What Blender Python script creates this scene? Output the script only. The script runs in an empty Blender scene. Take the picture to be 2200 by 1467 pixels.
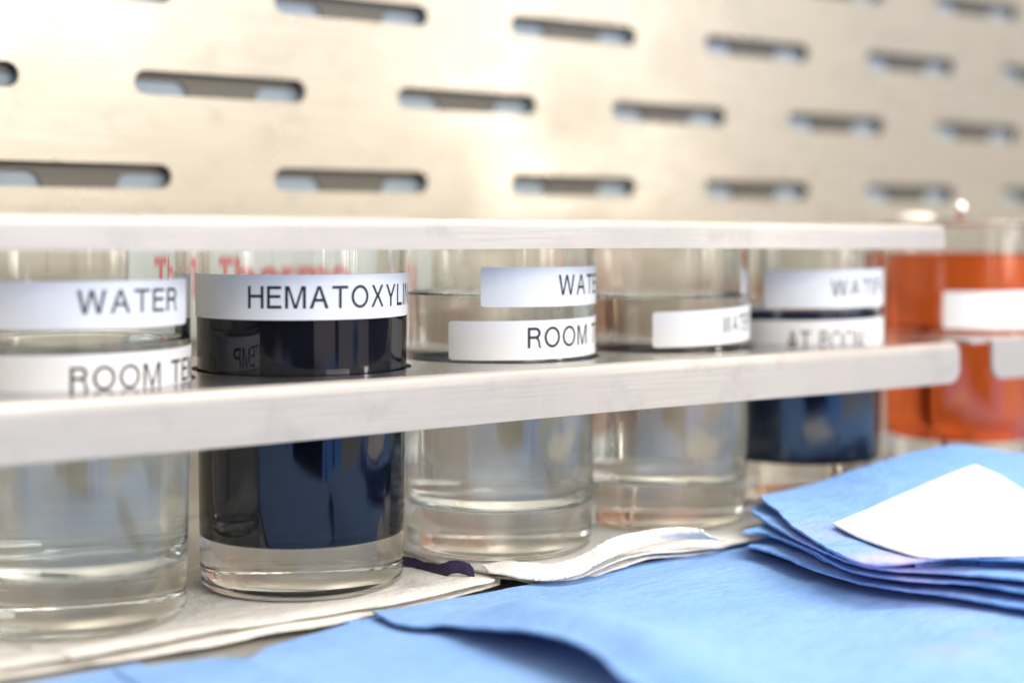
import bpy, bmesh, math, random
from mathutils import Vector, noise
random.seed(7)
S = bpy.context.scene
COL = S.collection
pi = math.pi

# ------------------------------------------------------------------ camera
# X runs along the rack, Y away from the viewer, Z up, bench top at z = 0
F, X0, Y0, VP = 3300.0, 1100.0, 500.0, 5700.0
ANG = math.atan((VP - X0) / F)
CA, SA = math.cos(ANG), math.sin(ANG)
CH = 0.119
cam = bpy.data.cameras.new('camera')
camo = bpy.data.objects.new('camera', cam)
COL.objects.link(camo)
camo.location = (0, 0, CH)
camo.rotation_euler = (pi / 2, 0, ANG - pi / 2)
cam.sensor_width = 36
cam.lens = 36 * F / 2200
cam.shift_y = -(733.5 - Y0) / 2200
cam.clip_start = 0.01
cam.clip_end = 50
cam.dof.use_dof = True
cam.dof.focus_distance = 0.505
cam.dof.aperture_fstop = 3.9
S.camera = camo

# ------------------------------------------------------------------ world: the laboratory around the bench
W = bpy.data.worlds.new('World')
S.world = W
W.use_nodes = True
nt = W.node_tree
nt.nodes.clear()


def wn(t, **k):
    n = nt.nodes.new(t)
    for a, b in k.items():
        setattr(n, a, b)
    return n


def wmath(op, a, b=None):
    n = wn('ShaderNodeMath', operation=op)
    for i, v in enumerate((a, b)):
        if v is None:
            continue
        if isinstance(v, (int, float)):
            n.inputs[i].default_value = v
        else:
            nt.links.new(v, n.inputs[i])
    return n.outputs[0]


tc = wn('ShaderNodeTexCoord')


def wdot(v):
    n = wn('ShaderNodeVectorMath', operation='DOT_PRODUCT')
    nt.links.new(tc.outputs['Generated'], n.inputs[0])
    n.inputs[1].default_value = v
    return n.outputs['Value']


az = wmath('MULTIPLY', wmath('ARCTAN2', wdot((SA, -CA, 0)), wdot((-CA, -SA, 0))), 180 / pi)
el = wmath('MULTIPLY', wmath('ARCSINE', wdot((0, 0, 1))), 180 / pi)


def wob(scale, amt, off):
    m = wn('ShaderNodeMapping')
    m.inputs['Location'].default_value = (off, off, off)
    nt.links.new(tc.outputs['Generated'], m.inputs[0])
    n = wn('ShaderNodeTexNoise')
    n.inputs['Scale'].default_value = scale
    n.inputs['Detail'].default_value = 4
    nt.links.new(m.outputs[0], n.inputs['Vector'])
    return wmath('MULTIPLY', wmath('SUBTRACT', n.outputs['Fac'], .5), amt)


az0, el0 = az, el


def ramp(v, lo, hi):
    n = wn('ShaderNodeMapRange', interpolation_type='SMOOTHSTEP')
    nt.links.new(v, n.inputs[0])
    n.inputs[1].default_value = lo
    n.inputs[2].default_value = hi
    return n.outputs[0]


def band(v, lo, hi, s):
    return wmath('MULTIPLY', ramp(v, lo - s, lo + s), wmath('SUBTRACT', 1.0, ramp(v, hi - s, hi + s)))


cur = None


def layer(mask, col):
    global cur
    n = wn('ShaderNodeMix', data_type='RGBA')
    if cur is None:
        n.inputs[6].default_value = (.42, .38, .34, 1)
    else:
        nt.links.new(cur, n.inputs[6])
    n.inputs[7].default_value = (*col, 1)
    nt.links.new(mask, n.inputs[0])
    cur = n.outputs[2]


def rect(a0, a1, e0, e1, col, sa=1.0, se=.5):
    layer(wmath('MULTIPLY', band(az, a0, a1, sa), band(el, e0, e1, se)), col)


layer(ramp(el, -1, 4), (1.22, 1.12, .96))            # far walls
layer(ramp(el, 20, 60), (1.7, 1.6, 1.42))          # ceiling
rect(-75, 20, -30, 9, (.06, .06, .05), .8)           # dark cupboards
rect(20, 84, -30, 25, (.95, .86, .88))              # pale doors
rect(43, 47, -30, 25, (.06, .06, .07), .6)
rect(84, 120, -30, 12, (.10, .11, .16))
rect(64, 70, -30, -4.2, (.12, .3, .8), .8)
rect(78, 88, -3, 40, (.45, .48, .56), 2, 1)
az = wmath('ADD', az0, wob(7, 26, 0))
el = wmath('ADD', el0, wob(14, 3.6, 3))
rect(-38, 116, -70, -6.4, (.36, .84, 2.15), 1, .35)      # blue gown
layer(wmath('MULTIPLY', band(el0, -70, -7, .4), ramp(wob(11, 1.0, 8), .06, .16)), (.05, .12, .32))
rect(-36, -10, -11.5, -6.0, (.9, .8, .85), 2, .4)
rect(-6, 34, -12.6, -6.2, (.02, .02, .03), 1.5, .2)     # dark camera and hands
rect(-2, 28, -13.8, -13.3, (.02, .02, .04), 3, .15)
rect(48, 92, -12.3, -6.0, (1.0, .97, .92), 2, .4)
rect(44, 98, -13.6, -12.4, (.03, .05, .12), 4, .25)
rect(-6, -2, -11, -6, (.05, .08, .2), 1, .5)
az, el = az0, el0
for a0, a1, e0, e1 in ((-112, -107, -1.9, -.9), (-112, -107, -3.2, -2.3), (-111, -106, -4.4, -3.6), (-111, -107, -5.6, -4.9), (52, 54, -2.4, -1.0), (56, 58, -2.2, -.9), (63, 65, -2.2, -1.0), (67, 68, -2.1, -.8), (-46, -44, -2.4, -1.1), (-41, -40, -2.2, -1.0), (30, 31, -2.3, -.9)):
    rect(a0, a1, e0, e1, (14, 13, 11.5), .5, .15)                # small bright lamps and windows across the room
bg = wn('ShaderNodeBackground')
nt.links.new(cur, bg.inputs[0])
bg.inputs[1].default_value = 0.74
out = wn('ShaderNodeOutputWorld')
nt.links.new(bg.outputs[0], out.inputs[0])

# ------------------------------------------------------------------ lamps


def area(name, loc, target, sx, sy, power, col):
    l = bpy.data.lights.new(name, 'AREA')
    l.shape = 'RECTANGLE'
    l.size, l.size_y = sx, sy
    l.energy = power
    l.color = col
    o = bpy.data.objects.new(name, l)
    COL.objects.link(o)
    o.location = loc
    o.rotation_euler = (Vector(target) - Vector(loc)).to_track_quat('-Z', 'Y').to_euler()
    return o


area('lamp_front', (.60, -1.35, .78), (.40, .45, .08), .9, .6, 19, (1, .965, .92))
area('lamp_side', (1.42, -.72, .55), (.45, .5, .10), .16, .95, 5, (1, .96, .90))
area('lamp_ceiling', (.95, .05, 1.35), (.40, .40, 0), .12, 1.1, 15, (1, .97, .92))
area('lamp_strip', (.45, -.10, 1.5), (.42, .42, 0), .12, 1.1, 4, (1, .97, .92))

S.view_settings.view_transform = 'Standard'
S.view_settings.look = 'None'
S.view_settings.gamma = 1
S.view_settings.exposure = 0.24
S.cycles.use_denoising = True
S.cycles.max_bounces = 20
S.cycles.transmission_bounces = 16
S.cycles.transparent_max_bounces = 12
S.cycles.glossy_bounces = 8
S.cycles.diffuse_bounces = 4
S.cycles.caustics_refractive = True
S.cycles.caustics_reflective = True
S.cycles.blur_glossy = 0.8
S.cycles.sample_clamp_indirect = 8

# ------------------------------------------------------------------ helpers


def P(xi, yi, z):
    """photo point at height z -> where it stands"""
    zf = z if callable(z) else (lambda x, y: z)
    v = Vector((.4, .4, 0))
    for _ in range(40):
        zz = zf(v.x, v.y)
        Z = (CH - zz) * F / (yi - Y0)
        r = (xi - X0) / F * Z
        n = Vector((Z * CA + r * SA, Z * SA - r * CA, zz))
        v = v * .4 + n * .6
    return v


def onplane(xi, yi, Y):
    """photo point on the upright plane at distance Y"""
    q = (xi - X0) / F
    Z = Y / (SA - CA * q)
    return Vector((Z * (CA + SA * q), Y, CH - (yi - Y0) / F * Z))


def setp(o, **k):
    for a, b in k.items():
        if b is not None:
            o[a] = b
    return o


def link_mesh(name, me, mats, parent=None, smooth=True):
    o = bpy.data.objects.new(name, me)
    COL.objects.link(o)
    for m in (mats if isinstance(mats, (list, tuple)) else [mats]):
        me.materials.append(m)
    if smooth:
        for p in me.polygons:
            p.use_smooth = True
    if parent:
        o.parent = parent
    return o


def link_bm(name, bm, mats, parent=None, smooth=True):
    me = bpy.data.meshes.new(name)
    bm.to_mesh(me)
    bm.free()
    return link_mesh(name, me, mats, parent, smooth)


def thing(name, label, cat, loc=(0, 0, 0), group=None):
    o = bpy.data.objects.new(name, None)
    COL.objects.link(o)
    o.location = loc
    o.empty_display_size = .01
    return setp(o, label=label, category=cat, group=group)


def autosmooth(o, ang=35):
    me = o.data
    me.set_sharp_from_angle(angle=math.radians(ang))


def lathe(prof, seg=128, close=True):
    """profile of (r, z); r == 0 ends give poles"""
    bm = bmesh.new()
    rings = []
    for r, z in prof:
        if r < 1e-7:
            rings.append([bm.verts.new((0, 0, z))])
        else:
            rings.append([bm.verts.new((r * math.cos(2 * pi * k / seg), r * math.sin(2 * pi * k / seg), z)) for k in range(seg)])
    n = len(rings)
    for i in range(n - 1):
        a, b = rings[i], rings[i + 1]
        for k in range(seg):
            k2 = (k + 1) % seg
            if len(a) == 1 and len(b) == 1:
                continue
            if len(a) == 1:
                bm.faces.new((a[0], b[k], b[k2]))
            elif len(b) == 1:
                bm.faces.new((a[k], b[0], a[k2]))
            else:
                bm.faces.new((a[k], b[k], b[k2], a[k2]))
    bmesh.ops.recalc_face_normals(bm, faces=bm.faces)
    return bm


def arc(cx, cz, r, a0, a1, n=6):
    return [(cx + r * math.cos(math.radians(a0 + (a1 - a0) * i / n)), cz + r * math.sin(math.radians(a0 + (a1 - a0) * i / n))) for i in range(n + 1)]


def flat_curve(outlines, thick, bevel=0.0, bres=2):
    """filled 2D outlines with holes -> mesh in the XY plane"""
    c = bpy.data.curves.new('tmp', 'CURVE')
    c.dimensions = '2D'
    c.fill_mode = 'BOTH'
    c.extrude = max(thick / 2 - bevel, 1e-5)
    c.bevel_depth = bevel
    c.bevel_resolution = bres
    c.resolution_u = 1
    for pts in outlines:
        s = c.splines.new('POLY')
        s.points.add(len(pts) - 1)
        for i, (x, y) in enumerate(pts):
            s.points[i].co = (x, y, 0, 1)
        s.use_cyclic_u = True
    o = bpy.data.objects.new('tmp', c)
    COL.objects.link(o)
    dg = bpy.context.evaluated_depsgraph_get()
    me = bpy.data.meshes.new_from_object(o.evaluated_get(dg), depsgraph=dg)
    bpy.data.objects.remove(o)
    bpy.data.curves.remove(c)
    me.materials.clear()
    return me


def pill(cx, cy, L, H, n=10):
    r = H / 2
    a = L / 2 - r
    p = [(cx + a + r * math.cos(t), cy + r * math.sin(t)) for t in [-pi / 2 + pi * i / n for i in range(n + 1)]]
    p += [(cx - a - r * math.cos(t), cy - r * math.sin(t)) for t in [-pi / 2 + pi * i / n for i in range(n + 1)]]
    return p


def circle(cx, cy, r, n=96):
    return [(cx + r * math.cos(2 * pi * i / n), cy + r * math.sin(2 * pi * i / n)) for i in range(n)]


def rrect(x0, y0, x1, y1, rs, n=8):
    """rs: radii for (x0,y0),(x1,y0),(x1,y1),(x0,y1)"""
    cs = [(x0, y0, 180), (x1, y0, 270), (x1, y1, 0), (x0, y1, 90)]
    out = []
    for (x, y, a), r in zip(cs, rs):
        sx = 1 if x == x0 else -1
        sy = 1 if y == y0 else -1
        for i in range(n + 1):
            t = math.radians(a + 90 * i / n)
            out.append((x + sx * r + r * math.cos(t), y + sy * r + r * math.sin(t)))
    return out


def glyph(ch, w):
    """outlines of a plain grotesque letter, cap height 1, stroke w -> (outlines, advance width)"""
    def ell(cx, cy, rx, ry, a0=0, a1=360, n=28):
        return [(cx + rx * math.cos(math.radians(a0 + (a1 - a0) * i / n)), cy + ry * math.sin(math.radians(a0 + (a1 - a0) * i / n))) for i in range(n + (0 if abs(a1 - a0) == 360 else 1))]

    def bowl(x0, ya, yb, rx):
        """closed D shape and its counter"""
        m, r = (ya + yb) / 2, (yb - ya) / 2
        o = [(x0, ya)] + ell(rx - r, m, r, r, -90, 90, 16) + [(x0, yb)]
        r2 = r - w
        i = [(x0 + w, ya + w)] + ell(rx - r, m, r2, r2, -90, 90, 16) + [(x0 + w, yb - w)]
        return o, i
    u = w * 1.12
    if ch == 'H':
        W_ = .76
        return [[(0, 0), (w, 0), (w, .48), (W_ - w, .48), (W_ - w, 0), (W_, 0), (W_, 1), (W_ - w, 1), (W_ - w, .48 + w), (w, .48 + w), (w, 1), (0, 1)]], W_
    if ch == 'E':
        return [[(0, 0), (.66, 0), (.66, w), (w, w), (w, .47), (.61, .47), (.61, .47 + w), (w, .47 + w), (w, 1 - w), (.65, 1 - w), (.65, 1), (0, 1)]], .66
    if ch == 'M':
        W_ = .92
        return [[(0, 0), (w, 0), (w, .84), (W_ / 2 - w * .5, 0), (W_ / 2 + w * .5, 0), (W_ - w, .84), (W_ - w, 0), (W_, 0), (W_, 1), (W_ - w * 1.4, 1), (W_ / 2, .16), (w * 1.4, 1), (0, 1)]], W_
    if ch == 'N':
        W_ = .76
        return [[(0, 0), (w, 0), (w, .82), (W_ - w * 1.2, 0), (W_, 0), (W_, 1), (W_ - w, 1), (W_ - w, .18), (w * 1.2, 1), (0, 1)]], W_
    if ch == 'A':
        W_, q = .86, .30
        k = (W_ / 2 - w * .55)
        xo = lambda y: k * y
        il = lambda y: u + (W_ / 2 - u) * y / (1 - .16)
        return [[(0, 0), (u, 0), (il(q), q), (W_ - il(q), q), (W_ - u, 0), (W_, 0), (W_ / 2 + w * .55, 1), (W_ / 2 - w * .55, 1)],
                [(il(q + w), q + w), (W_ / 2, .86), (W_ - il(q + w), q + w)]], W_
    if ch == 'T':
        W_ = .76
        c = W_ / 2
        return [[(c - w / 2, 0), (c + w / 2, 0), (c + w / 2, 1 - w), (W_, 1 - w), (W_, 1), (0, 1), (0, 1 - w), (c - w / 2, 1 - w)]], W_
    if ch == 'L':
        return [[(0, 0), (.58, 0), (.58, w), (w, w), (w, 1), (0, 1)]], .58
    if ch == 'I':
        return [[(0, 0), (w, 0), (w, 1), (0, 1)]], w
    if ch == 'O':
        return [ell(.46, .5, .46, .52), ell(.46, .5, .46 - w * 1.02, .52 - w)], .92
    if ch == 'X':
        W_ = .80
        c, m, h2 = W_ / 2, .52, u * .62
        return [[(0, 0), (u, 0), (c, m - h2), (W_ - u, 0), (W_, 0), (c + h2, m), (W_ - .03, 1), (W_ - .03 - u, 1), (c, m + h2), (.03 + u, 1), (.03, 1), (c - h2, m)]], W_
    if ch == 'Y':
        W_ = .80
        c = W_ / 2
        return [[(c - w / 2, 0), (c + w / 2, 0), (c + w / 2, .40), (W_, 1), (W_ - u, 1), (c, .40 + w * 1.1), (u, 1), (0, 1), (c - w / 2, .40)]], W_
    if ch == 'W':
        W_ = 1.16
        a = W_ * .26
        return [[(a - w * .55, 0), (a + w * .55, 0), (W_ / 2, .80), (W_ - a - w * .55, 0), (W_ - a + w * .55, 0), (W_, 1), (W_ - u, 1), (W_ - a, .20), (W_ / 2 + w * .55, 1), (W_ / 2 - w * .55, 1), (a, .20), (u, 1), (0, 1)]], W_
    if ch in 'PR':
        ya, W_ = .44, .70
        r = (1 - ya) / 2
        o, i = bowl(0, ya, 1, W_ - .02)
        if ch == 'P':
            o = [(0, 0), (w, 0), (w, ya)] + o[1:]
            return [o, i], W_
        o = [(0, 0), (w, 0), (w, ya), (.38, ya), (.47, ya - .03), (.53, ya - .10), (.56, .14), (.60, 0), (.60 + u, 0), (.66 + .01, .10), (.63, ya - .08), (.57, ya + .035)] + ell(W_ - .02 - r, ya + r, r, r, -55, 90, 14) + [(0, 1)]
        return [o, i], .72
    x = .74
    if ch == 'h':
        r = .27
        o = [(0, 0), (w, 0), (w, .44)] + ell(w + .175, .42, .175, x - w - .42, 180, 0, 12) + [(w + .35, 0), (2 * w + .35, 0), (2 * w + .35, .46)] + ell(w + .175, .44, .175 + w, x - .44, 0, 120, 10) + [(w, x - .10), (w, 1), (0, 1)]
        return [o], 2 * w + .35
    if ch == 'e':
        cx, cy, rx, ry = .34, x / 2, .34, x / 2
        o = [(2 * rx, cy - w * .45)] + ell(cx, cy, rx, ry, 0, 318, 30) + ell(cx, cy, rx - w, ry - w, 318, 200, 12) + [(w * 1.05, cy - w * .45)]
        o = [o[0]] + o[1:]
        return [o, [(w * 1.05, cy + w * .4)] + ell(cx, cy, rx - w, ry - w, 165, 15, 12) + [(2 * rx - w * 1.05, cy + w * .4)]], 2 * rx
    if ch == 'r':
        return [[(0, 0), (w, 0), (w, .42), (w + .06, .55), (w + .20, .60), (w + .20, x), (w + .08, x - .03), (w, x - .13), (w, x - .01), (0, x - .01)]], w + .20
    if ch == 'm':
        g = .20
        o = [(0, 0), (w, 0), (w, .46)] + ell(w + g / 2, .46, g / 2, x - w - .46, 180, 0, 8) + [(w + g, 0), (2 * w + g, 0), (2 * w + g, .46)] + ell(2 * w + 1.5 * g, .46, g / 2, x - w - .46, 180, 0, 8) + [(2 * w + 2 * g, 0), (3 * w + 2 * g, 0), (3 * w + 2 * g, .50)]
        o += ell(2 * w + 1.6 * g, .50, g * .4 + w, x - .50, 0, 90, 8) + [(2 * w + g, x - .08)] + ell(w + g * .6, .50, g * .4 + w * .6, x - .50, 60, 110, 4) + [(w, x - .10), (w, x - .01), (0, x - .01)]
        return [o], 3 * w + 2 * g
    if ch == 'o':
        return [ell(.35, x / 2, .35, x / 2), ell(.35, x / 2, .35 - w, x / 2 - w)], .70
    return [], .36


def text_mesh(body, cap, offset=0.0, stroke=.136, gap=.16):
    bm = bmesh.new()
    x = 0
    for ch in body:
        outs, adv = glyph(ch, stroke)
        if outs:
            me = flat_curve(outs, 0)
            for v in me.vertices:
                v.co = Vector(((v.co.x + x) * cap, v.co.y * cap, 0))
            bm.from_mesh(me)
            bpy.data.meshes.remove(me)
        x += adv + gap
    # flat_curve gives a front and a back sheet: keep one
    bm.faces.ensure_lookup_table()
    bmesh.ops.delete(bm, geom=[f for f in bm.faces if f.normal.z < .5], context='FACES')
    me = bpy.data.meshes.new('text')
    bm.to_mesh(me)
    bm.free()
    return me


def coons(a_b, a_d, b_c, d_c, nu, nv):
    """four border polylines (a->b, a->d, b->c, d->c) -> grid of points"""
    def samp(pl, t):
        d = [0]
        for i in range(1, len(pl)):
            d.append(d[-1] + (pl[i] - pl[i - 1]).length)
        s = t * d[-1]
        for i in range(1, len(pl)):
            if s <= d[i] + 1e-12:
                w = (s - d[i - 1]) / max(d[i] - d[i - 1], 1e-9)
                break
        p0 = pl[max(i - 2, 0)]; p1 = pl[i - 1]; p2 = pl[i]; p3 = pl[min(i + 1, len(pl) - 1)]
        return .5 * ((2 * p1) + (p2 - p0) * w + (2 * p0 - 5 * p1 + 4 * p2 - p3) * w * w + (3 * p1 - p0 - 3 * p2 + p3) * w ** 3)
    g = []
    A, Bp, D, Cc = a_b[0], a_b[-1], a_d[-1], b_c[-1]
    for j in range(nv + 1):
        v = j / nv
        l, r = samp(a_d, v), samp(b_c, v)
        row = []
        for i in range(nu + 1):
            u = i / nu
            t, b = samp(a_b, u), samp(d_c, u)
            row.append((1 - v) * t + v * b + (1 - u) * l + u * r - ((1 - u) * (1 - v) * A + u * (1 - v) * Bp + (1 - u) * v * D + u * v * Cc))
        g.append(row)
    return g


def sheet_bm(g, thick, amp=0.0, freq=30, seed=0, rag=0.0, zf=None, bm=None):
    bm = bm or bmesh.new()
    nv, nu = len(g), len(g[0])
    top, bot = [], []
    for j, row in enumerate(g):
        rt, rb = [], []
        for i, p in enumerate(row):
            q = p.copy()
            if amp:
                q.z += amp * noise.noise(Vector((q.x * freq, q.y * freq, seed)))
                q.z += amp * .35 * noise.noise(Vector((q.x * freq * 3.1, q.y * freq * 3.1, seed + 5)))
            if rag and (i in (0, nu - 1) or j in (0, nv - 1)):
                q.x += rag * noise.noise(Vector((q.x * 900, q.y * 900, seed)))
                q.y += rag * noise.noise(Vector((q.x * 900, q.y * 900, seed + 9)))
            if zf:
                q.z += zf(q.x, q.y)
            rt.append(bm.verts.new(q))
            rb.append(bm.verts.new(q - Vector((0, 0, thick))))
        top.append(rt)
        bot.append(rb)
    for j in range(nv - 1):
        for i in range(nu - 1):
            bm.faces.new((top[j][i], top[j + 1][i], top[j + 1][i + 1], top[j][i + 1]))
            bm.faces.new((bot[j][i], bot[j][i + 1], bot[j + 1][i + 1], bot[j + 1][i]))
    for j in range(nv - 1):
        for i in (0, nu - 1):
            bm.faces.new((top[j][i], bot[j][i], bot[j + 1][i], top[j + 1][i]))
    for i in range(nu - 1):
        for j in (0, nv - 1):
            bm.faces.new((top[j][i], top[j][i + 1], bot[j][i + 1], bot[j][i]))
    return bm


def finish_sheet(name, bm, mat, parent=None, **k):
    bmesh.ops.recalc_face_normals(bm, faces=bm.faces)
    o = link_bm(name, bm, mat, parent)
    autosmooth(o, 50)
    return setp(o, **k)

# ------------------------------------------------------------------ materials


class Mat:
    def __init__(s, name, base=(.8, .8, .8), rough=.5, metal=0.0, **k):
        s.m = bpy.data.materials.new(name)
        s.m.use_nodes = True
        s.t = s.m.node_tree
        s.b = s.t.nodes['Principled BSDF']
        s.o = s.t.nodes['Material Output']
        s.b.inputs['Base Color'].default_value = (*base, 1)
        s.b.inputs['Roughness'].default_value = rough
        s.b.inputs['Metallic'].default_value = metal
        for a, b in k.items():
            s.b.inputs[a.replace('_', ' ')].default_value = b
        s.tc = s.t.nodes.new('ShaderNodeTexCoord')

    def noise(s, scale, detail=3, stretch=(1, 1, 1), rough=.55):
        mp = s.t.nodes.new('ShaderNodeMapping')
        mp.inputs['Scale'].default_value = stretch
        s.t.links.new(s.tc.outputs['Object'], mp.inputs[0])
        n = s.t.nodes.new('ShaderNodeTexNoise')
        n.inputs['Scale'].default_value = scale
        n.inputs['Detail'].default_value = detail
        n.inputs['Roughness'].default_value = rough
        s.t.links.new(mp.outputs[0], n.inputs['Vector'])
        return n.outputs['Fac']

    def rng(s, v, a, b, c=0.0, d=1.0):
        n = s.t.nodes.new('ShaderNodeMapRange')
        s.t.links.new(v, n.inputs[0])
        for i, x in enumerate((a, b, c, d)):
            n.inputs[i + 1].default_value = x
        return n.outputs[0]

    def mul(s, a, b):
        n = s.t.nodes.new('ShaderNodeMath')
        n.operation = 'MULTIPLY'
        s.t.links.new(a, n.inputs[0])
        s.t.links.new(b, n.inputs[1])
        return n.outputs[0]

    def mix(s, fac, c1, c2):
        n = s.t.nodes.new('ShaderNodeMix')
        n.data_type = 'RGBA'
        s.t.links.new(fac, n.inputs[0])
        for i, c in ((6, c1), (7, c2)):
            if isinstance(c, tuple):
                n.inputs[i].default_value = (*c, 1)
            else:
                s.t.links.new(c, n.inputs[i])
        return n.outputs[2]

    def spot(s, p, r, soft=.5):
        """1 inside a blot at object point p"""
        n = s.t.nodes.new('ShaderNodeVectorMath')
        n.operation = 'DISTANCE'
        s.t.links.new(s.tc.outputs['Object'], n.inputs[0])
        n.inputs[1].default_value = p
        return s.rng(n.outputs['Value'], r * (1 - soft), r * (1 + soft), 1, 0)

    def set(s, name, v):
        s.t.links.new(v, s.b.inputs[name])

    def bump(s, h, dist, strength=1.0, prev=None):
        n = s.t.nodes.new('ShaderNodeBump')
        n.inputs['Distance'].default_value = dist
        n.inputs['Strength'].default_value = strength
        s.t.links.new(h, n.inputs['Height'])
        if prev is not None:
            s.t.links.new(prev, n.inputs['Normal'])
        s.t.links.new(n.outputs[0], s.b.inputs['Normal'])
        return n.outputs[0]


def steel(name, base, dark, rough, metal, stretch=(.03, 1, 1), bumpd=.00004, an=0.0):
    m = Mat(name, base, rough, metal)
    n1 = m.noise(900, 2, stretch)
    n2 = m.noise(18, 5)
    n3 = m.noise(75, 3)
    c = m.mix(m.rng(n2, .35, .7), base, dark)
    c = m.mix(m.rng(n3, .55, .72, 0, .7), c, tuple(q * .82 for q in dark))
    fine = m.mix(m.rng(n1, .3, .75), c, dark)
    m.set('Base Color', fine)
    m.set('Roughness', m.rng(n2, .3, .7, rough - .05, rough + .08))
    m.bump(n1, bumpd)
    return m


M_panel_ = steel('panel_steel', (.56, .51, .425), (.43, .385, .31), .30, .52, bumpd=.00002)
M_panel = M_panel_.m
M_rack_ = steel('rack_steel', (.56, .515, .455), (.45, .415, .37), .38, .45)
r_ = M_rack_
pv = None
M_rack = M_rack_.m
M_plate = steel('rack_plate_steel', (.62, .60, .60), (.50, .47, .47), .22, .92).m
M_table = steel('bench_steel', (.62, .60, .565), (.50, .485, .455), .28, .75, (1, .05, 1)).m
M_chrome = Mat('polished_steel', (.9, .9, .88), .06, 1.0).m
M_patch_mask = Mat('patch_mask_dark', (.13, .12, .10), .5, .3).m  # dark tone around the light patches inside the slots
M_light_patch = Mat('light_patch_pale', (.40, .48, .54), .9).m  # pale tone painted in for the light patches inside the slots
M_knob = Mat('knob_plastic', (.86, .80, .70), .4).m
M_sign = Mat('sign_face', (.50, .52, .50), .35).m
M_red = Mat('red_ink', (.50, .13, .13), .4).m
M_ink = Mat('black_ink', (.014, .011, .014), .5).m
M_pink = Mat('pink_ink', (.85, .45, .42), .5).m
ml = Mat('label_paper', (.86, .87, .88), .45)
ml.bump(ml.noise(150, 3), .00012)
ml.set('Base Color', ml.mix(ml.rng(ml.noise(60, 4), .45, .8, 0, .6), (.87, .88, .89), (.78, .79, .80)))
M_label = ml.m

mg = Mat('clear_glass', (.965, .985, .98), 0.0, 0, Transmission_Weight=1.0, IOR=1.5)
M_glass = mg.m
M_water = Mat('water', (.945, .975, .985), 0.0, 0, Transmission_Weight=1.0, IOR=1.33).m
md = Mat('dark_stain', (.010, .011, .022), .0, 0, IOR=1.5)
md.b.inputs['Specular IOR Level'].default_value = .08
M_stain = md.m
md2 = Mat('navy_stain', (.03, .05, .10), .05, 0, IOR=1.45)
M_navy = md2.m


def orange_mat(name, c1, c2, fac=.35):
    m = Mat(name, c1, .03, 0, Transmission_Weight=1.0, IOR=1.34)
    tr = m.t.nodes.new('ShaderNodeBsdfTranslucent')
    tr.inputs[0].default_value = (*c2, 1)
    df = m.t.nodes.new('ShaderNodeBsdfDiffuse')
    df.inputs[0].default_value = (*c2, 1)
    a = m.t.nodes.new('ShaderNodeMixShader')
    a.inputs[0].default_value = .4
    m.t.links.new(tr.outputs[0], a.inputs[1])
    m.t.links.new(df.outputs[0], a.inputs[2])
    x = m.t.nodes.new('ShaderNodeMixShader')
    x.inputs[0].default_value = fac
    m.t.links.new(m.b.outputs[0], x.inputs[1])
    m.t.links.new(a.outputs[0], x.inputs[2])
    m.t.links.new(x.outputs[0], m.o.inputs[0])
    return m.m


M_salmon = orange_mat('salmon_stain', (1.0, .66, .50), (1.0, .42, .25), .25)
M_orange = orange_mat('orange_stain', (1.0, .20, .045), (1.0, .15, .02), .06)


def cloth(name, col, col2, weave=1500, stains=(), spots=True, stretch=(1, 1, 1)):
    m = Mat(name, col, .9)
    m.b.inputs['Sheen Weight'].default_value = .15
    big = m.noise(14, 3, stretch)
    fine = m.noise(weave, 2, stretch)
    c = m.mix(m.rng(big, .3, .7), col, col2)
    fib = m.noise(420, 3, (stretch[0] * .22, stretch[1], 1), .7)
    c = m.mix(m.rng(fib, .42, .70, 0, .75), c, tuple(q * .70 for q in col))
    if spots:
        sp = m.mul(m.rng(m.noise(620, 2), .655, .70), m.rng(m.noise(22, 2), .5, .62))
        c = m.mix(sp, c, (.16, .16, .38))
    for p, r, cc, k in stains:
        f = m.spot(p, r)
        f2 = m.mul(f, m.rng(m.noise(90, 3), .25, .6, 0, k))
        c = m.mix(f2, c, cc)
    m.set('Base Color', c)
    nb = m.bump(fine, .00030, 1.0)
    m.bump(m.noise(130, 4, stretch, .65), .0022, .7, nb)
    return m.m


purple = (.42, .36, .80)
M_blue = cloth('blue_cloth', (.17, .365, .77), (.23, .44, .82), stretch=(1, 2.4, 1), stains=[
    (tuple(P(2040, 1420, .004)), .012, purple, .25), (tuple(P(1440, 1415, .005)), .010, purple, .25),
    (tuple(P(2120, 1380, .004)), .006, purple, .4), (tuple(P(2050, 1310, .004)), .02, (.35, .42, .82), .3)])
M_bluestack = cloth('blue_fold_cloth', (.14, .33, .76), (.20, .41, .81), 1800, stains=[
    (tuple(P(1900, 1195, .022)), .022, (.55, .45, .80), .8), (tuple(P(1790, 1110, .024)), .014, purple, .5),
    (tuple(P(1945, 1050, .032)), .009, (.50, .40, .85), .6), (tuple(P(1850, 1230, .016)), .01, (.5, .4, .75), .6)])
M_towel = cloth('paper_towel', (.88, .84, .78), (.90, .87, .82), 1400, spots=False, stains=[
    (tuple(P(892, 1252, .005)), .006, (.55, .46, .5), .5)])
M_towel_spots = M_towel
M_white = cloth('white_paper', (.84, .83, .81), (.87, .86, .84), 1400, spots=False)
M_purple = cloth('purple_stain_paper', (.018, .009, .045), (.05, .02, .09), 1400, spots=False)

# ------------------------------------------------------------------ bench top
bm = bmesh.new()
bmesh.ops.create_cube(bm, size=1)
for v in bm.verts:
    v.co = Vector((v.co.x * 3 + .6, v.co.y * .45 + .43, v.co.z * .04 - .02))
t = link_bm('table_top', bm, M_table, smooth=False)
setp(t, kind='structure', label='brushed steel bench top under the towels', category='bench')

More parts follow.
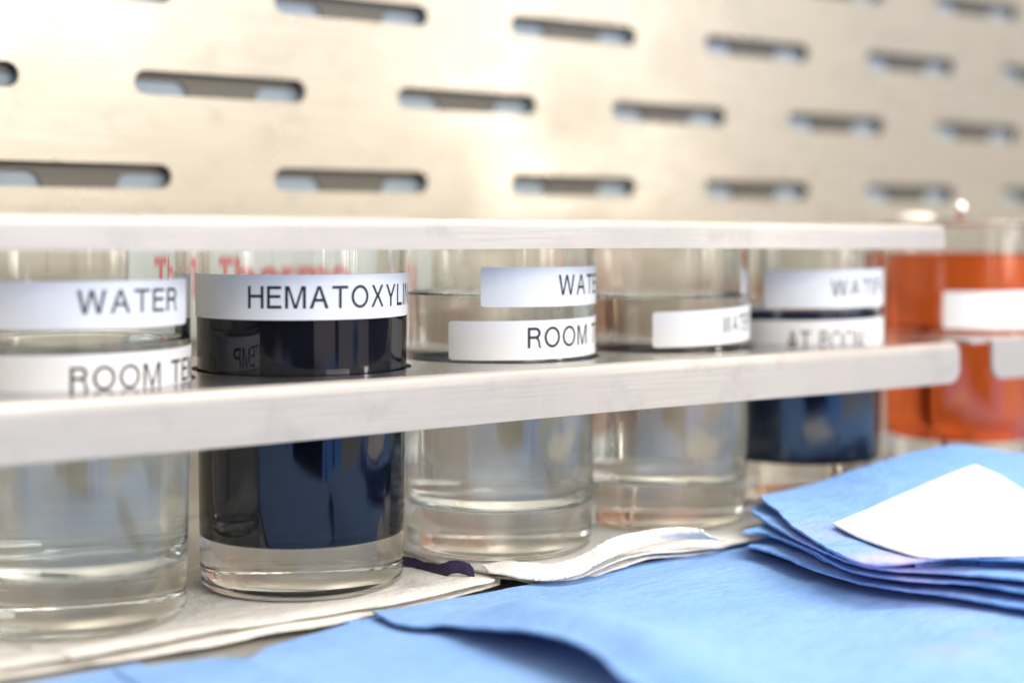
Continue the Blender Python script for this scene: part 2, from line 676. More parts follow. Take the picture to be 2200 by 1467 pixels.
# ------------------------------------------------------------------ perforated exhaust panel
YP = .60
panel = thing('perforated_panel', 'brushed steel back panel with staggered rows of long slots', 'panel', (0, YP, 0))
px0, px1, pz0, pz1 = -.25, 1.7, .0005, .46
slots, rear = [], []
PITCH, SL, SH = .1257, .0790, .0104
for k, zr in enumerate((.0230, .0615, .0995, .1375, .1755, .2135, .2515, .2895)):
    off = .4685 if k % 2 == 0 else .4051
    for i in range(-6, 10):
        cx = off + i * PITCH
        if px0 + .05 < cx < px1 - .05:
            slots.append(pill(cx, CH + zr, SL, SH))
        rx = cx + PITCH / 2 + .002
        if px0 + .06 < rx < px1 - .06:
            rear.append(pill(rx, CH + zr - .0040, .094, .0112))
me = flat_curve([[(px0, pz0), (px1, pz0), (px1, pz1), (px0, pz1)]] + slots, .0015, .0002, 1)
o = link_mesh('face_sheet', me, M_panel, panel)
o.rotation_euler = (pi / 2, 0, 0)
autosmooth(o, 40)
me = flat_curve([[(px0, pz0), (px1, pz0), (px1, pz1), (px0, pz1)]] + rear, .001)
o = link_mesh('light_patch_mask', me, M_patch_mask, panel, smooth=False)  # dark sheet added behind the slots; its holes outline the light patches
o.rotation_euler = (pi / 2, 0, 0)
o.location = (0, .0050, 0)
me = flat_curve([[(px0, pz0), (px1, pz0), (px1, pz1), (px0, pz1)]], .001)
o = link_mesh('filter', me, M_light_patch, panel, smooth=False)  # pale sheet added to show through those holes as patches of light
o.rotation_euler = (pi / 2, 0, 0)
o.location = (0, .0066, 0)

# name plate with red lettering on the panel
sa, sb = onplane(298, 500, YP), onplane(868, 500, YP)
sg = thing('sign_plate', 'pale grey sign plate with red lettering low on the steel panel', 'sign', (sa.x, YP - .002, 0))
w = sb.x - sa.x
z1 = onplane(560, 470, YP).z
z0 = z1 - .050
me = flat_curve([rrect(0, z0, w, z1, (.002,) * 4)], .0018, .0004)
o = link_mesh('plate', me, M_sign, sg)
o.rotation_euler = (pi / 2, 0, 0)
autosmooth(o)
me = text_mesh('Thermo', 1, 0, .20, .09)
wt = max(v.co.x for v in me.vertices)
pa, pb = onplane(385, 637, YP), onplane(768, 637, YP)
kx = (pb.x - pa.x) / wt
for v in me.vertices:
    v.co = Vector((v.co.x * kx, v.co.y * .0160, 0))
o = link_mesh('lettering', me, M_red, sg, smooth=False)
o.rotation_euler = (pi / 2, 0, 0)
o.location = (pa.x - sa.x, -.0012, pa.z)

# ------------------------------------------------------------------ staining racks
YC = .4567
JX = [.1639, .2417, .3220, .3993, .4764]
JZ = [.0030, .0036, .0062, .0076, .0094]
YF = .4045
YB = .515


def shelf(parent, name, xa, xb, ztop, lip, holes, tilt=0.0, yf=YF, r_end=(.006, .0025), lipx0=0.0):
    """plate with round holes and a folded front lip; one mesh"""
    t = .0015
    me = flat_curve([rrect(xa, yf + .0022, xb, YB, (.0005,) * 4, 2)] + [circle(cx, YC, .0363) for cx in holes], t)
    bm = bmesh.new()
    bm.from_mesh(me)
    for v in bm.verts:
        v.co.z += ztop - t / 2
    for f in bm.faces:
        f.material_index = 1
    # lip outline in (x, z) with rounded lower right corner, bent over a small radius at the top
    prof = [(YF + .0022, ztop), (YF + .0011, ztop - .00015), (YF + .0003, ztop - .0007), (YF, ztop - .0018)]
    x0, x1 = xa, xb
    zb = ztop - lip
    nx = 60
    cols = []
    for i in range(nx + 1):
        u = i / nx
        x = x0 + (x1 - x0) * (1 - (1 - u) ** 2.2)
        d = x1 - x
        rb, rt = r_end
        zlow = zb + (rb - math.sqrt(max(rb * rb - (rb - d) ** 2, 0)) if d < rb else 0)
        drop = (rt - math.sqrt(max(rt * rt - (rt - d) ** 2, 0)) if d < rt else 0)
        col = [(x, yy, zz - drop) for yy, zz in prof]
        za = col[-1][2]
        for j in range(1, 7):
            col.append((x, YF, za + (zlow - za) * j / 6))
        cols.append(col)
    th = .0015
    F_, B_ = [], []
    for c in cols:
        F_.append([bm.verts.new(p) for p in c])
        bk = []
        for j, p in enumerate(c):
            if j == 0:
                bk.append(bm.verts.new((p[0], p[1], p[2] - th)))
            elif j < 3:
                bk.append(bm.verts.new((p[0], YF + .0022 - (.0007 * j / 3), p[2] - th * (1 - j / 6))))
            else:
                bk.append(bm.verts.new((p[0], YF + th, p[2])))
        B_.append(bk)
    n = len(cols[0])
    for i in range(nx):
        for j in range(n - 1):
            bm.faces.new((F_[i][j], F_[i][j + 1], F_[i + 1][j + 1], F_[i + 1][j]))
            bm.faces.new((B_[i][j], B_[i + 1][j], B_[i + 1][j + 1], B_[i][j + 1]))
        bm.faces.new((F_[i][-1], B_[i][-1], B_[i + 1][-1], F_[i + 1][-1]))
    for i in (0, nx):
        for j in range(n - 1):
            bm.faces.new((F_[i][j], B_[i][j], B_[i][j + 1], F_[i][j + 1]))
    # back lip
    for (ya, yb_) in ((YB - .0012, YB),):
        vs = [bm.verts.new((x, y, z)) for x in (xa, xb) for y in (YB + .0001, YB + .0014) for z in (ztop - .010, ztop)]
        for q in ((0, 1, 3, 2), (4, 6, 7, 5), (0, 4, 5, 1), (2, 3, 7, 6), (1, 5, 7, 3), (0, 2, 6, 4)):
            bm.faces.new([vs[k] for k in q])
    for v in bm.verts:
        v.co.z += tilt * (v.co.x - .3)
        v.co.z += .00025 * math.sin(v.co.x * 23) * (1 if v.co.y < YF + .003 else 0)
    bmesh.ops.recalc_face_normals(bm, faces=bm.faces)
    o = link_bm(name, bm, [M_rack, M_rack if lip < .012 else M_plate], parent)
    autosmooth(o, 40)
    return o


def rod(parent, name, x, y, z0, z1, r, mat):
    bm = lathe([(0, z0), (r, z0), (r, z1), (0, z1)], 24)
    for v in bm.verts:
        v.co.x += x
        v.co.y += y
    o = link_bm(name, bm, mat, parent)
    autosmooth(o, 40)
    return o


XE = onplane(2062, 780, YF).x
XU = onplane(2030, 500, YF).x
# purple marks on the top lip, small dark nicks on the lower one
base = r_.b.inputs['Base Color'].links[0].from_socket
c = base
for xi, yi, rr in ((1893, 508, .0014), (1982, 514, .0018), (1978, 506, .001), (980, 912, .0009), (1060, 838, .0007)):
    p = onplane(xi, yi, YF)
    c = r_.mix(r_.mul(r_.spot(tuple(p), rr, .7), r_.rng(r_.noise(600, 2), .3, .6, 0, .6)), c, (.42, .33, .62))
sm = r_.mul(r_.rng(r_.noise(60, 4, (1, 1, .3)), .48, .64, 0, .8), r_.rng(r_.noise(500, 3, (1, 1, .4)), .4, .7))
c = r_.mix(sm, c, (.52, .44, .40))
r_.set('Base Color', c)

rack = thing('staining_rack', 'two-tier steel rack with long pale front lips holding five labelled jars', 'rack')
shelf(rack, 'lower_shelf', .03, XE, CH - .0446, .0165, JX + [JX[0] - .078])
shelf(rack, 'upper_shelf', .03, XU, CH + .0044, .0098, JX + [JX[0] - .078], tilt=-.0045, r_end=(.0015, .001))
for x, y in ((.036, .42), (.036, .508), (XE - .008, .5095)):
    rod(rack, 'post', x, y, 0, CH - .0462, .0025, M_rack)
    rod(rack, 'post', x, y, CH - .0445, CH + .0005, .0025, M_rack)
kp = onplane(1932, 460, .46)
bm = lathe([(0, 0), (.0085, 0), (.0090, .0015), (.0088, .0042), (.0074, .0058), (.004, .0066), (0, .0068)], 40)
o = link_bm('lifting_knob', bm, M_knob, rack)
o.location = (kp.x + .030, .475, CH + .0026)

# second rack, to the right
rack2 = thing('staining_rack', 'second steel rack under the orange jar, only its rounded lip end showing', 'rack')


def shelf2():
    xa = onplane(2134, 760, YF).x
    bm = bmesh.new()
    me = flat_curve([rrect(xa - .012, YF + .0022, 1.0, YB, (.0005,) * 4, 2)] + [circle(xa + .045 + k * .078, YC, .0363) for k in range(5)], .0015)
    bm.from_mesh(me)
    zt = CH - .0446
    for v in bm.verts:
        v.co.z += zt - .00075
    for f in bm.faces:
        f.material_index = 1
    bmesh.ops.recalc_face_normals(bm, faces=bm.faces)
    o = link_bm('lower_shelf', bm, [M_rack, M_plate], rack2)
    autosmooth(o, 40)
    me = flat_curve([rrect(xa, zt - .0165, 1.0, zt, (.0065, .001, .001, .0015), 8)], .0015, .0003)
    o = link_mesh('front_lip', me, M_rack, rack2)
    o.rotation_euler = (pi / 2, 0, 0)
    o.location = (0, YF + .0008, 0)
    autosmooth(o, 40)
    for x in (.66, .95):
        rod(rack2, 'post', x, .509, 0, zt - .0018, .0025, M_rack)
    return xa


XA2 = shelf2()

# ------------------------------------------------------------------ jars
R = .035


TS = [.004, .012, .04] + [i / 14 for i in range(1, 14)] + [.96, .988, .996, 1]


def jar_profile(H, wall=.0024, base=.0162):
    rb = R * .955
    out = [(0, .0022), (rb * .62, .0020), (rb * .76, .0014), (rb * .80, .0009), (rb * .86, 0.0), (rb * .90, 0.0)] + arc(rb - .0028, .0028, .0028, -80, 0, 6)
    for t in TS:
        out.append((rb + (R - rb) * t ** .7, .0028 + (H - .0028 - .001) * t))
    out += [(R - .0006, H - .0003), (R - .0012, H), (R - .0019, H - .0004)]
    ri_t, ri_b = R - wall, rb - wall
    for t in TS[::-1]:
        out.append((ri_b + (ri_t - ri_b) * t ** .7, base + .004 + (H - base - .004 - .0012) * t))
    out += [(x, z) for x, z in arc(ri_b - .004, base + .004, .004, 0, -90, 6)]
    out += [(ri_b - .0046, base), (ri_b - .006, base), (ri_b * .5, base - .0002), (0, base - .0004)]
    return out


def liquid_profile(H, level, wall=.0024, base=.0162, men=True):
    rb = R * .955
    ri_t, ri_b = R - wall + .00012, rb - wall + .00012

    def ri(z):
        t = max(0, min(1, (z - base - .004) / (H - base - .0052)))
        return ri_b + (ri_t - ri_b) * t ** .7
    pr = [(0, base - .0006), (ri_b * .5, base - .0004)] + arc(ri_b - .004, base + .0039, .0041, -90, 0, 6)
    for t in TS:
        z = base + .004 + (level - base - .004) * t
        pr.append((ri(z), z))
    m = .0011 if men else .0005
    pr[-1] = (ri(level), level + m)
    pr += [(ri(level) - .0004, level + m * .55), (ri(level) - .0011, level + m * .2), (ri(level) - .0022, level), (ri(level) * .5, level), (0, level)]
    return pr


def rad_at(z, H):
    rb = R * .955
    t = max(0, min(1, (z - .0028) / (H - .0038)))
    return rb + (R - rb) * t ** .7


def phi_at(jx, xi, rr=R):
    """angle on the jar where the photo column xi meets it"""
    q = (xi - X0) / F
    d = Vector((CA + SA * q, SA - CA * q))
    d.normalize()
    c = Vector((jx, YC))
    b = d.dot(c)
    disc = b * b - (c.dot(c) - rr * rr)
    s = b - math.sqrt(max(disc, 0))
    p = d * s - c
    return math.atan2(p.y, p.x)


def label(parent, H, jz, a0, a1, zt, zb, texts, slant=0.0, name='label', dr=.00012, ink=None):
    """paper strip bent round the jar, with its lettering in the same mesh; texts = [(string, phi0, phi_fit, fit_prefix, cap, zbase)]"""
    bm = bmesh.new()
    n = max(12, int(abs(a1 - a0) / .035))
    th = .00012
    rows = []
    cr = .0006
    for lay in (1, 0):
        g = []
        for i in range(n + 1):
            u = i / n
            a = a0 + (a1 - a0) * u
            col = []
            e = min(u, 1 - u) * abs(a1 - a0) * R
            ins = cr - math.sqrt(max(0, cr * cr - (cr - e) ** 2)) if e < cr else 0
            for k in range(5):
                v = k / 4
                z = (zt - ins) * (1 - v) + (zb + ins) * v + slant * (u - .5)
                rr = rad_at(z - jz, H) + dr + th * lay
                col.append(bm.verts.new((rr * math.cos(a), rr * math.sin(a), z - jz)))
            g.append(col)
        rows.append(g)
    for i in range(n):
        for k in range(4):
            bm.faces.new((rows[0][i][k], rows[0][i][k + 1], rows[0][i + 1][k + 1], rows[0][i + 1][k]))
            bm.faces.new((rows[1][i][k], rows[1][i + 1][k], rows[1][i + 1][k + 1], rows[1][i][k + 1]))
        for k in (0, 4):
            bm.faces.new((rows[0][i][k], rows[0][i + 1][k], rows[1][i + 1][k], rows[1][i][k]))
    for i in (0, n):
        for k in range(4):
            bm.faces.new((rows[0][i][k], rows[1][i][k], rows[1][i][k + 1], rows[0][i][k + 1]))
    bmesh.ops.recalc_face_normals(bm, faces=bm.faces)
    for s, p0, p1, pre, cap, zbase in texts:
        pw = text_mesh(pre, cap)
        wpre = max(v.co.x for v in pw.vertices)
        tm = text_mesh(s, cap)
        kx = (p1 - p0) * R / wpre
        tb = bmesh.new()
        tb.from_mesh(tm)
        wid = max(v.co.x for v in tb.verts)
        x = .0008
        while x < wid:
            bmesh.ops.bisect_plane(tb, geom=tb.verts[:] + tb.edges[:] + tb.faces[:], plane_co=(x, 0, 0), plane_no=(1, 0, 0))
            x += .0008
        vm = {}
        for v in tb.verts:
            a = p0 + v.co.x * kx / R
            z = zbase + v.co.y + slant * ((a - a0) / (a1 - a0) - .5)
            rr = rad_at(z - jz, H) + dr + th + .00004
            vm[v.index] = None
            v.co = Vector((rr * math.cos(a), rr * math.sin(a), z - jz))
        tb.verts.index_update()
        nv = [bm.verts.new(v.co) for v in tb.verts]
        for f in tb.faces:
            try:
                nf = bm.faces.new([nv[v.index] for v in f.verts])
                nf.material_index = 1
            except ValueError:
                pass
        tb.free()
    o = link_bm(name, bm, [M_label, ink or M_ink], parent)
    autosmooth(o, 30)
    return o


def jar(jx, jz, lab, level, liquid_mat, labels, y=None, group='glass staining jars in the steel racks', top=.0035, liq='water'):
    H = CH + top - jz
    t = thing('staining_jar', lab, 'jar', (jx, YC if y is None else y, jz), group)
    b = link_bm('glass_body', lathe(jar_profile(H)), M_glass, t)
    autosmooth(b, 60)
    l = link_bm(liq, lathe(liquid_profile(H, level - jz)), liquid_mat, t)
    autosmooth(l, 60)
    for (a0, a1, zt, zb, tx, sl) in labels:
        label(t, H, jz, a0, a1, zt, zb, tx, sl)
    return t


def ph(i, xi):
    return phi_at(JX[i], xi)


h = CH
cap = .0068
d2r = math.radians
# jar 1
L1 = [(ph(0, 139) - d2r(115), ph(0, 139) + d2r(72), h - .0137, h - .0274, [('WATER', ph(0, 165), ph(0, 380), 'WATER', .0068, h - .0230)], 0),
      (ph(0, 139) - d2r(100), ph(0, 139) + d2r(118), h - .0345, h - .0480, [('ROOM TEMP', ph(0, 150), ph(0, 346), 'ROOM', .0068, h - .0447)], .0012)]
jar(JX[0], JZ[0], 'water jar left of the black jar, nearest the viewer, labelled WATER and ROOM TEMP', h - .0325, M_water, L1)
# jar 2
L2 = [(ph(1, 648) - d2r(100), ph(1, 648) + d2r(96), h - .0131, h - .0272, [('HEMATOXYLIN', ph(1, 533), ph(1, 824), 'HEMATOX', .0070, h - .0236)], 0)]
jar(JX[1], JZ[1], 'glass jar of near-black stain with a label reading HEMATOXYLIN', h - .0225, M_stain, L2, liq='stain')
# jar 3
L3 = [(ph(2, 1033), ph(2, 1077) + d2r(95), h - .0118, h - .0254, [('WATER', ph(2, 1200), ph(2, 1257), 'WA', .0070, h - .0216)], 0),
      (ph(2, 963), ph(2, 1077) + d2r(95), h - .0300, h - .0434, [('ROOM TEMP', ph(2, 1134), ph(2, 1261), 'ROOM', .0070, h - .0394)], .0006)]
jar(JX[2], JZ[2], 'clear water jar just right of the black jar, labels reading WATE and ROOM T', h - .0222, M_water, L3)
# jar 4
L4 = [(ph(3, 1402), ph(3, 1440) + d2r(95), h - .0284, h - .0416, [('WATER', ph(3, 1552), ph(3, 1586), 'WA', .0066, h - .0378)], .0022)]
jar(JX[3], JZ[3], 'clear water jar with one blank-looking label low on it, fourth from the left', h - .0247, M_water, L4)
# jar 5
L5 = [(ph(4, 1641), ph(4, 1755) + d2r(95), h - .0148, h - .0300, [('WATER', ph(4, 1786), ph(4, 1868), 'WAT', .0066, h - .0254)], .0008),
      (ph(4, 1755) - d2r(75), ph(4, 1755) + d2r(95), h - .0350, h - .0500, [('AT ROOM', ph(4, 1690), ph(4, 1742), 'AT', .0070, h - .0462)], .0012)]
jar(JX[4], JZ[4], 'jar of navy liquid beside the orange one, labels reading WATER and AT ROOM', h - .0325, M_navy, L5, liq='stain')
# jar 6, orange
J6 = XA2 + .045
JX.append(J6)
L6 = [(ph(5, 2026), ph(5, 2100) + d2r(95), h - .0260, h - .0425, [('E', ph(5, 2168), ph(5, 2188), 'E', .0055, h - .0372)], 0)]
t6 = thing('staining_jar', 'large jar of bright orange stain with a glass lid, at the right end', 'jar', (J6, YC, .0100), 'glass staining jars in the steel racks')
H6 = CH + .0040 - .0100
autosmooth(link_bm('glass_body', lathe(jar_profile(H6)), M_glass, t6), 60)
autosmooth(link_bm('stain', lathe(liquid_profile(H6, h - .0105 - .0100, men=True)), M_orange, t6), 60)
for a in L6:
    label(t6, H6, .0100, *a[:5], a[5], ink=M_pink)
bm = lathe([(0, .0012), (.031, .0012), (.0362, .0004), (.0366, .0012), (.0362, .0022), (.02, .003), (.006, .0032), (0, .0032)], 96)
o = link_bm('lid', bm, M_glass, t6)
o.location = (0, 0, H6 - .0004)
autosmooth(o, 50)
bm = lathe([(0, 0), (.0016, 0), (.0014, .0014)] + arc(0, .0044, .0034, -62, 88, 12) + [(0, .0078)], 40)
k = link_bm('lid_knob', bm, M_chrome, o)
k.location = (0, 0, .0031)

# an orange jar standing behind the racks
pj = onplane(1735, 500, .560)
t7 = thing('staining_jar', 'blurred salmon-orange jar seen through the gap behind the blank-label jar', 'jar', (pj.x, .560, 0), 'glass staining jars behind the rack')
H7 = CH - .001
autosmooth(link_bm('glass_body', lathe(jar_profile(H7)), M_glass, t7), 60)
autosmooth(link_bm('stain', lathe(liquid_profile(H7, H7 - .026)), M_salmon, t7), 60)

# ------------------------------------------------------------------ paper towels under the jars


def zt_towel(x):
    pts = [(-1, .0026), (.1639, .0029), (.2417, .0035), (.322, .0061), (.3993, .0075), (.4764, .0093), (.62, .0099), (2, .0099)]
    for (a, za), (b, zb) in zip(pts, pts[1:]):
        if x <= b:
            return za + (zb - za) * max(0, (x - a) / (b - a))
    return .0099


def poly(lst):
    return [Vector(p) for p in lst]


def towel(name, lab, front, z_front, right, yback, xl, dz, thick, seed, amp=.0004, mat=M_towel, xr=None, grp=None):
    """front: photo points of the front edge left to right; right: photo points from front corner to back"""
    fr = [P(x, y, z) for x, y, z in front]
    a = Vector((xl, fr[0].y + .0005, fr[0].z))
    front3 = [a] + fr
    if right:
        rt = [fr[-1]] + [P(x, y, z) for x, y, z in right] + [Vector((xr, yback, zt_towel(xr) + dz))]
    else:
        rt = [fr[-1], Vector((fr[-1].x, (fr[-1].y + yback) / 2, zt_towel(fr[-1].x) + dz)), Vector((fr[-1].x, yback, zt_towel(fr[-1].x) + dz))]
    back = [Vector((x, yback, zt_towel(x) + dz)) for x in [xl + (rt[-1].x - xl) * k / 6 for k in range(7)]]
    left = [back[0], front3[0]]
    g = coons(back, left, rt[::-1], front3, 130, 40)
    nv = len(g)
    for j, row in enumerate(g):
        for p in row:
            # flat under the jars, free toward the front edge
            k = max(0, min(1, (p.y - .410) / .014))
            zz = zt_towel(p.x) + dz
            free = p.z + amp * noise.noise(Vector((p.x * 60, p.y * 25, seed)))
            p.z = zz * k + free * (1 - k)
    return g, thick


tw = [
    # lab, front, right, xr, dz
    ('pale paper towel on top of the pile under the black HEMATOXYLIN jar',
     [(0, 1432, .004), (160, 1408, .0045), (330, 1374, .005), (520, 1342, .0045), (700, 1315, .004), (860, 1290, .0045), (960, 1268, .005), (1066, 1243, .0055)],
     [(1040, 1232, .0062), (1000, 1219, .0075), (960, 1209, .0085), (900, 1212, .006)], .285, 0, 5),
    ('lower paper towel showing its edge below the one under the black jar',
     [(0, 1452, .0018), (204, 1420, .002), (400, 1392, .0022), (552, 1362, .0026), (700, 1338, .0026), (802, 1316, .0024), (940, 1288, .002), (1064, 1258, .0022)],
     [(1050, 1245, .002)], .287, -.0012, 9),
]
for k, (lab, front, right, xr, dz, sd) in enumerate(tw):
    g, th = towel('paper_towel', lab, front, None, right, .497 - .004 * k, -.1, dz, .0007, sd, xr=xr)
    finish_sheet('paper_towel', sheet_bm(g, th, rag=.0009, seed=sd), M_towel, label=lab, category='paper towel', group='pale paper towels under the jars')
tw2 = [
    ('pale paper towel lying under the ROOM T jar, wavy front edge',
     [(1085, 1226, .0065), (1120, 1240, .0050), (1180, 1246, .0042), (1240, 1238, .0050), (1300, 1212, .0080), (1380, 1188, .0090), (1480, 1180, .0085), (1600, 1163, .0080), (1760, 1135, .007)], 0, 21),
    ('lower paper towel under the ROOM T jar, its edge lifted off the bench',
     [(1095, 1236, .0050), (1140, 1248, .0030), (1195, 1252, .0030), (1260, 1243, .0035), (1320, 1219, .0060), (1400, 1196, .0070), (1500, 1189, .0060), (1620, 1170, .0055), (1780, 1140, .005)], -.0016, 25),
]
for k, (lab, front, dz, sd) in enumerate(tw2):
    fr = [P(*f) for f in front]
    xl = .292
    back = [Vector((x, .499 - .003 * k, zt_towel(x) + dz)) for x in [xl + (.60 - xl) * q / 6 for q in range(7)]]
    fr = fr + [Vector((.60, .412, .007 + dz))]
    left = [back[0], Vector((xl - .002, .45, zt_towel(xl) + dz)), Vector((fr[0].x - .004, fr[0].y + .014, .0068 + dz)), fr[0]]
    right = [back[-1], fr[-1]]
    g = coons(back, left, right, fr, 130, 40)
    for row in g:
        for p in row:
            kk = max(0, min(1, (p.y - .412) / .012))
            p.z = (zt_towel(p.x) + dz) * kk + (p.z + .0006 * noise.noise(Vector((p.x * 70, p.y * 30, sd)))) * (1 - kk)
    finish_sheet('paper_towel', sheet_bm(g, .0007, rag=.0006, seed=sd), M_towel, label=lab, category='paper towel', group='pale paper towels under the jars')

# torn ply curling up in front of the jar feet
bk = [P(*p) for p in [(1035, 1212, .0085), (1080, 1205, .0090), (1130, 1206, .0088), (1190, 1211, .0085), (1240, 1196, .0105), (1290, 1168, .0145), (1340, 1148, .0160), (1400, 1137, .0165), (1470, 1132, .0165), (1510, 1136, .0160)]]
ft = [P(*p) for p in [(1050, 1226, .0078), (1085, 1232, .0072), (1130, 1240, .0066), (1190, 1242, .0066), (1250, 1226, .0085), (1300, 1200, .011), (1350, 1178, .012), (1410, 1162, .0125), (1480, 1155, .0120), (1560, 1158, .011)]]
g = coons(bk, [bk[0], ft[0]], [bk[-1], P(1516, 1143, .0150), P(1530, 1150, .0135), ft[-1]], ft, 110, 10)
finish_sheet('paper_towel', sheet_bm(g, .0006, amp=.0004, freq=120, rag=.0009, seed=31), M_towel,
             label='torn pale paper strip curling up before the feet of the two clear jars', category='paper towel', group='pale paper towels under the jars')
ft2 = [v + Vector((.0005, -.0015, -.0012)) for v in ft]
bk2 = [v + Vector((.001, -.002, -.0022)) for v in bk]
g = coons(bk2, [bk2[0], ft2[0]], [bk2[-1], ft2[-1]], ft2, 110, 10)

# purple-black stained strip
a_ = [P(*p) for p in [(850, 1196, .0072), (880, 1196, .0078), (910, 1206, .0074), (940, 1211, .0078), (960, 1205, .0092), (985, 1205, .0095), (1012, 1212, .0088)]]
b_ = [v + Vector((-.0005, -.0036, -.0030)) for v in a_]
g = coons(a_, [a_[0], b_[0]], [a_[-1], b_[-1]], b_, 50, 6)
finish_sheet('paper_scrap', sheet_bm(g, .0008, amp=.0006, freq=150, rag=.0005, seed=41), M_purple,
             label='small scrap soaked dark purple between the black jar and the next jar', category='paper scrap')

# ------------------------------------------------------------------ blue cloths on the bench
# lower sheet
def lowz(x, y):
    return .0016 + .0006 * noise.noise(Vector((x * 18, y * 30, 3))) + .0010 * max(0, noise.noise(Vector((x * 30, y * 14, 8))))


N = 120
bed = [Vector((-.2, .372, .0016)), P(60, 1467, .0020), P(250, 1438, .0028), P(400, 1420, .0030), P(480, 1411, .0040), P(535, 1412, .0050), P(575, 1386, .0032), P(660, 1362, .0030), P(760, 1336, .0026), P(850, 1318, .0020), Vector((.42, .388, .0016))]
g = coons(bed, [bed[0], Vector((-.2, .214, .0016))], [bed[-1], Vector((.42, .214, .0016))], [Vector((-.2, .214, .0016)), Vector((.42, .214, .0016))], 160, 70)
for row in g:
    for p in row:
        p.z += .0008 * noise.noise(Vector((p.x * 22, p.y * 30, 4)))
finish_sheet('blue_cloth', sheet_bm(g, .0007, seed=51, rag=.0003), M_blue,
             label='light blue cloth spread flat, the lower sheet reaching the bottom left corner', category='cloth', group='blue cloths on the bench')

# upper sheet with a raised fold along its left edge
LE = [P(*p) for p in [(800, 1311, .0045), (850, 1336, .0040), (900, 1343, .0045), (950, 1340, .0055), (1010, 1344, .0075), (1080, 1348, .0100), (1150, 1354, .0120), (1220, 1372, .0130), (1290, 1406, .0130), (1350, 1460, .0120)]]
LE += [LE[-1] + Vector((.004, -.03, -.004)), Vector((LE[-1].x + .01, .212, .005))]
BE = [LE[0]] + [P(*p) for p in [(900, 1297, .0045), (1060, 1266, .0045), (1250, 1226, .005), (1400, 1203, .005), (1500, 1191, .005), (1600, 1176, .0045)]] + [Vector((.55, .395, .0045)), Vector((.8, .385, .004))]
RE = [BE[-1], Vector((.8, .212, .004))]
FE = [LE[-1], RE[-1]]
g = coons(BE, LE, RE, FE, 200, 120)
for row in g:
    for i, p in enumerate(row):
        s = p.x - row[0].x
        tt = max(0, min(1, (.385 - p.y) / .05))
        ridge = (.0045 + .5 * max(0, row[0].z - .0045)) * tt * (1 - math.exp(-(s / .012) ** 2)) * math.exp(-((s) / .03) ** 2) - max(0, row[0].z - .0045) * (1 - math.exp(-(s / .035) ** 2)) * math.exp(-s / .3)
        bump2 = .004 * math.exp(-((p.x - row[0].x - .020) / .010) ** 2) * math.exp(-((p.y - .362) / .014) ** 2)
        p.z += ridge + bump2
        p.z += .0022 * noise.noise(Vector((p.x * 11 - p.y * 7, p.y * 20, 2))) * min(1, s / .03) + .0004 * noise.noise(Vector((p.x * 60, p.y * 90, 2)))
finish_sheet('blue_cloth', sheet_bm(g, .0008, seed=52, rag=.0004), M_blue,
             label='light blue cloth lying on top, its near left edge buckled into a fold', category='cloth', group='blue cloths on the bench')


# folded blue cloths, in a small pile
def zs(x, y, base, k=1.0):
    u = max(0, min(1, (x - .395) / .115))
    v = max(0, min(1, (y - .31) / .085))
    return base + k * .0125 * u * u * (3 - 2 * u) * (v * v * (3 - 2 * v)) + .0012 * noise.noise(Vector((x * 25, y * 25, 6)))


def ply(bm, left, back, base, k, seed, n=2, gap=.0013, **kw):
    """a folded ply: n thin sheets, each a little offset from the one above"""
    rnd = random.Random(seed)
    for q in range(n):
        jx, jy = rnd.uniform(-5, 5) * q, 2.2 * q
        one_ply(bm, [(x + jx + rnd.uniform(-2, 2), y + rnd.uniform(-1.2, 1.2), dz) for x, y, dz in left], back, base - gap * q, k, seed + 7 * q, **kw)


def one_ply(bm, left, back, base, k, seed, c=(.66, .30), thick=.00075, amp=.00045, rag=.0006):
    zf = lambda x, y: zs(x, y, base, k)
    Lp = [P(x, y, (lambda zz: (lambda a, b: zs(a, b, base, k) + zz))(dz)) for x, y, dz in left]
    Lp.append(Lp[-1] + (Lp[-1] - Lp[-2]).normalized() * .06)
    Bp = [Lp[0]] + [P(x, y, (lambda zz: (lambda a, b: zs(a, b, base, k) + zz))(dz)) for x, y, dz in back]
    cc = Vector((c[0], c[1], zs(c[0], c[1], base, k)))
    g = coons(Bp, Lp, [Bp[-1], cc], [Lp[-1], cc], 90, 90)
    return sheet_bm(g, thick, amp=amp, freq=70, seed=seed, rag=rag, bm=bm)


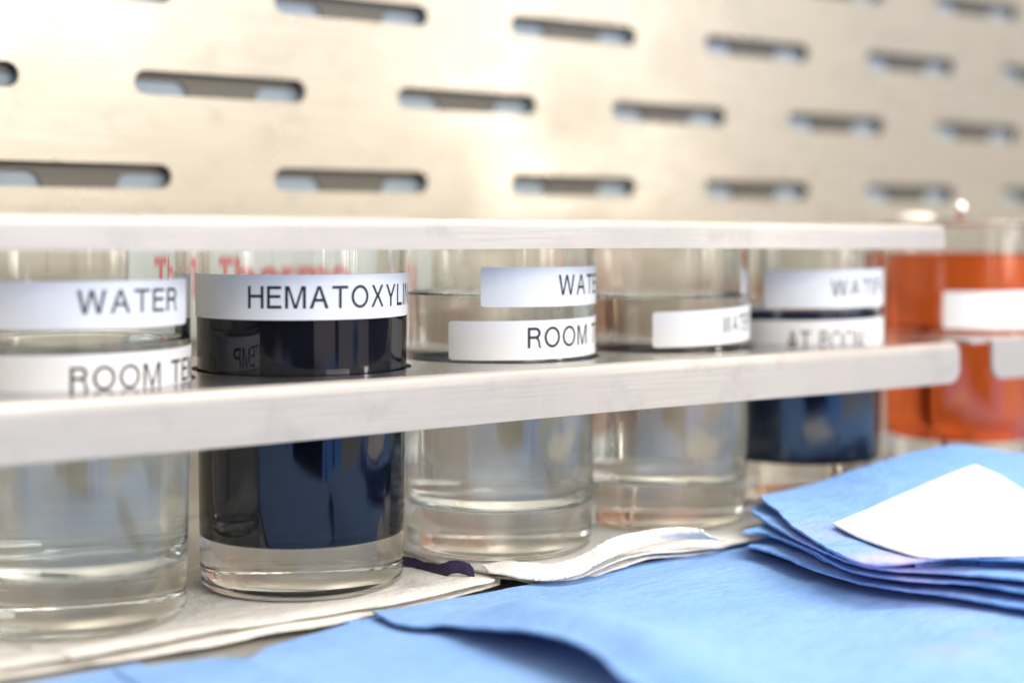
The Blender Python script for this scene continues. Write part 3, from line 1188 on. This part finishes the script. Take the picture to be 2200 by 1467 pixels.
# lower folded cloth: three plies
bm = bmesh.new()
ply(bm, [(1606, 1172, .0), (1660, 1186, 0), (1764, 1226, 0), (1880, 1256, 0), (2025, 1274, 0), (2200, 1302, 0)],
    [(1700, 1130, 0), (1900, 1075, 0), (2110, 1030, 0)], .0095, .3, 61, n=3, amp=.0006)
ply(bm, [(1598, 1140, .0015), (1650, 1146, .0005), (1735, 1181, 0), (1822, 1221, 0), (1909, 1238, 0), (2060, 1250, 0), (2200, 1268, 0)],
    [(1700, 1108, 0), (1900, 1048, 0), (2110, 1000, 0)], .0132, .5, 63, n=2, amp=.0006)
finish_sheet('folded_cloth', bm, M_bluestack, label='folded blue cloth at the bottom of the pile, thick puckered plies showing', category='folded cloth', group='folded blue cloths in a pile')
bm = bmesh.new()
ply(bm, [(1610, 1096, .0015), (1650, 1124, .0005), (1705, 1152, 0), (1790, 1192, 0), (1894, 1219, 0), (2010, 1226, 0), (2200, 1243, 0)],
    [(1640, 1080, .001), (1780, 1048, .0), (1900, 1010, 0), (2110, 978, 0)], .0162, .85, 64)
ply(bm, [(1631, 1064, .0030), (1668, 1094, .0015), (1705, 1129, .0005), (1764, 1166, 0), (1822, 1196, 0), (1880, 1209, 0), (1950, 1206, .0005), (2010, 1200, .001), (2060, 1196, .001), (2130, 1199, .001), (2200, 1202, .001)],
    [(1735, 1042, .001), (1851, 1004, .001), (1996, 964, .0005), (2084, 958, 0), (2112, 990, -.004)], .0188, 1.0, 65)
ply(bm, [(1968, 1207, 0), (2020, 1201, 0), (2070, 1198, 0), (2130, 1201, 0), (2200, 1203, 0)], [(2010, 1180, 0), (2060, 1150, 0)], .0180, 1.0, 66, n=2, thick=.0020, rag=.0009)
finish_sheet('folded_cloth', bm, M_bluestack, label='folded blue cloth on top of the pile, purple stained, under the white paper', category='folded cloth', group='folded blue cloths in a pile')

# white paper on top
fz = lambda d: (lambda x, y: zs(x, y, .0188, 1.0) + d)
a = P(1790, 1124, fz(.0024))
La = [a] + [P(x, y, fz(dz)) for x, y, dz in [(1850, 1153, .0020), (1920, 1178, .0018), (1990, 1194, .0018), (2090, 1192, .0022), (2200, 1190, .0022)]]
La.append(La[-1] + (La[-1] - La[-2]).normalized() * .03)
Ba = [a] + [P(x, y, fz(dz)) for x, y, dz in [(1880, 1086, .0022), (1960, 1052, .0024), (2030, 1022, .0026), (2095, 999, .0028)]]
Ra = [Ba[-1]] + [P(x, y, fz(dz)) for x, y, dz in [(2150, 1022, .0022), (2210, 1058, .0022), (2320, 1110, .002)]]
Fa = [La[-1], Ra[-1]]
g = coons(Ba, La, Ra, Fa, 60, 60)
finish_sheet('paper_sheet', sheet_bm(g, .0007, amp=.0003, freq=40, seed=71), M_white,
             label='blank white paper lying on the pile of folded blue cloths', category='paper')
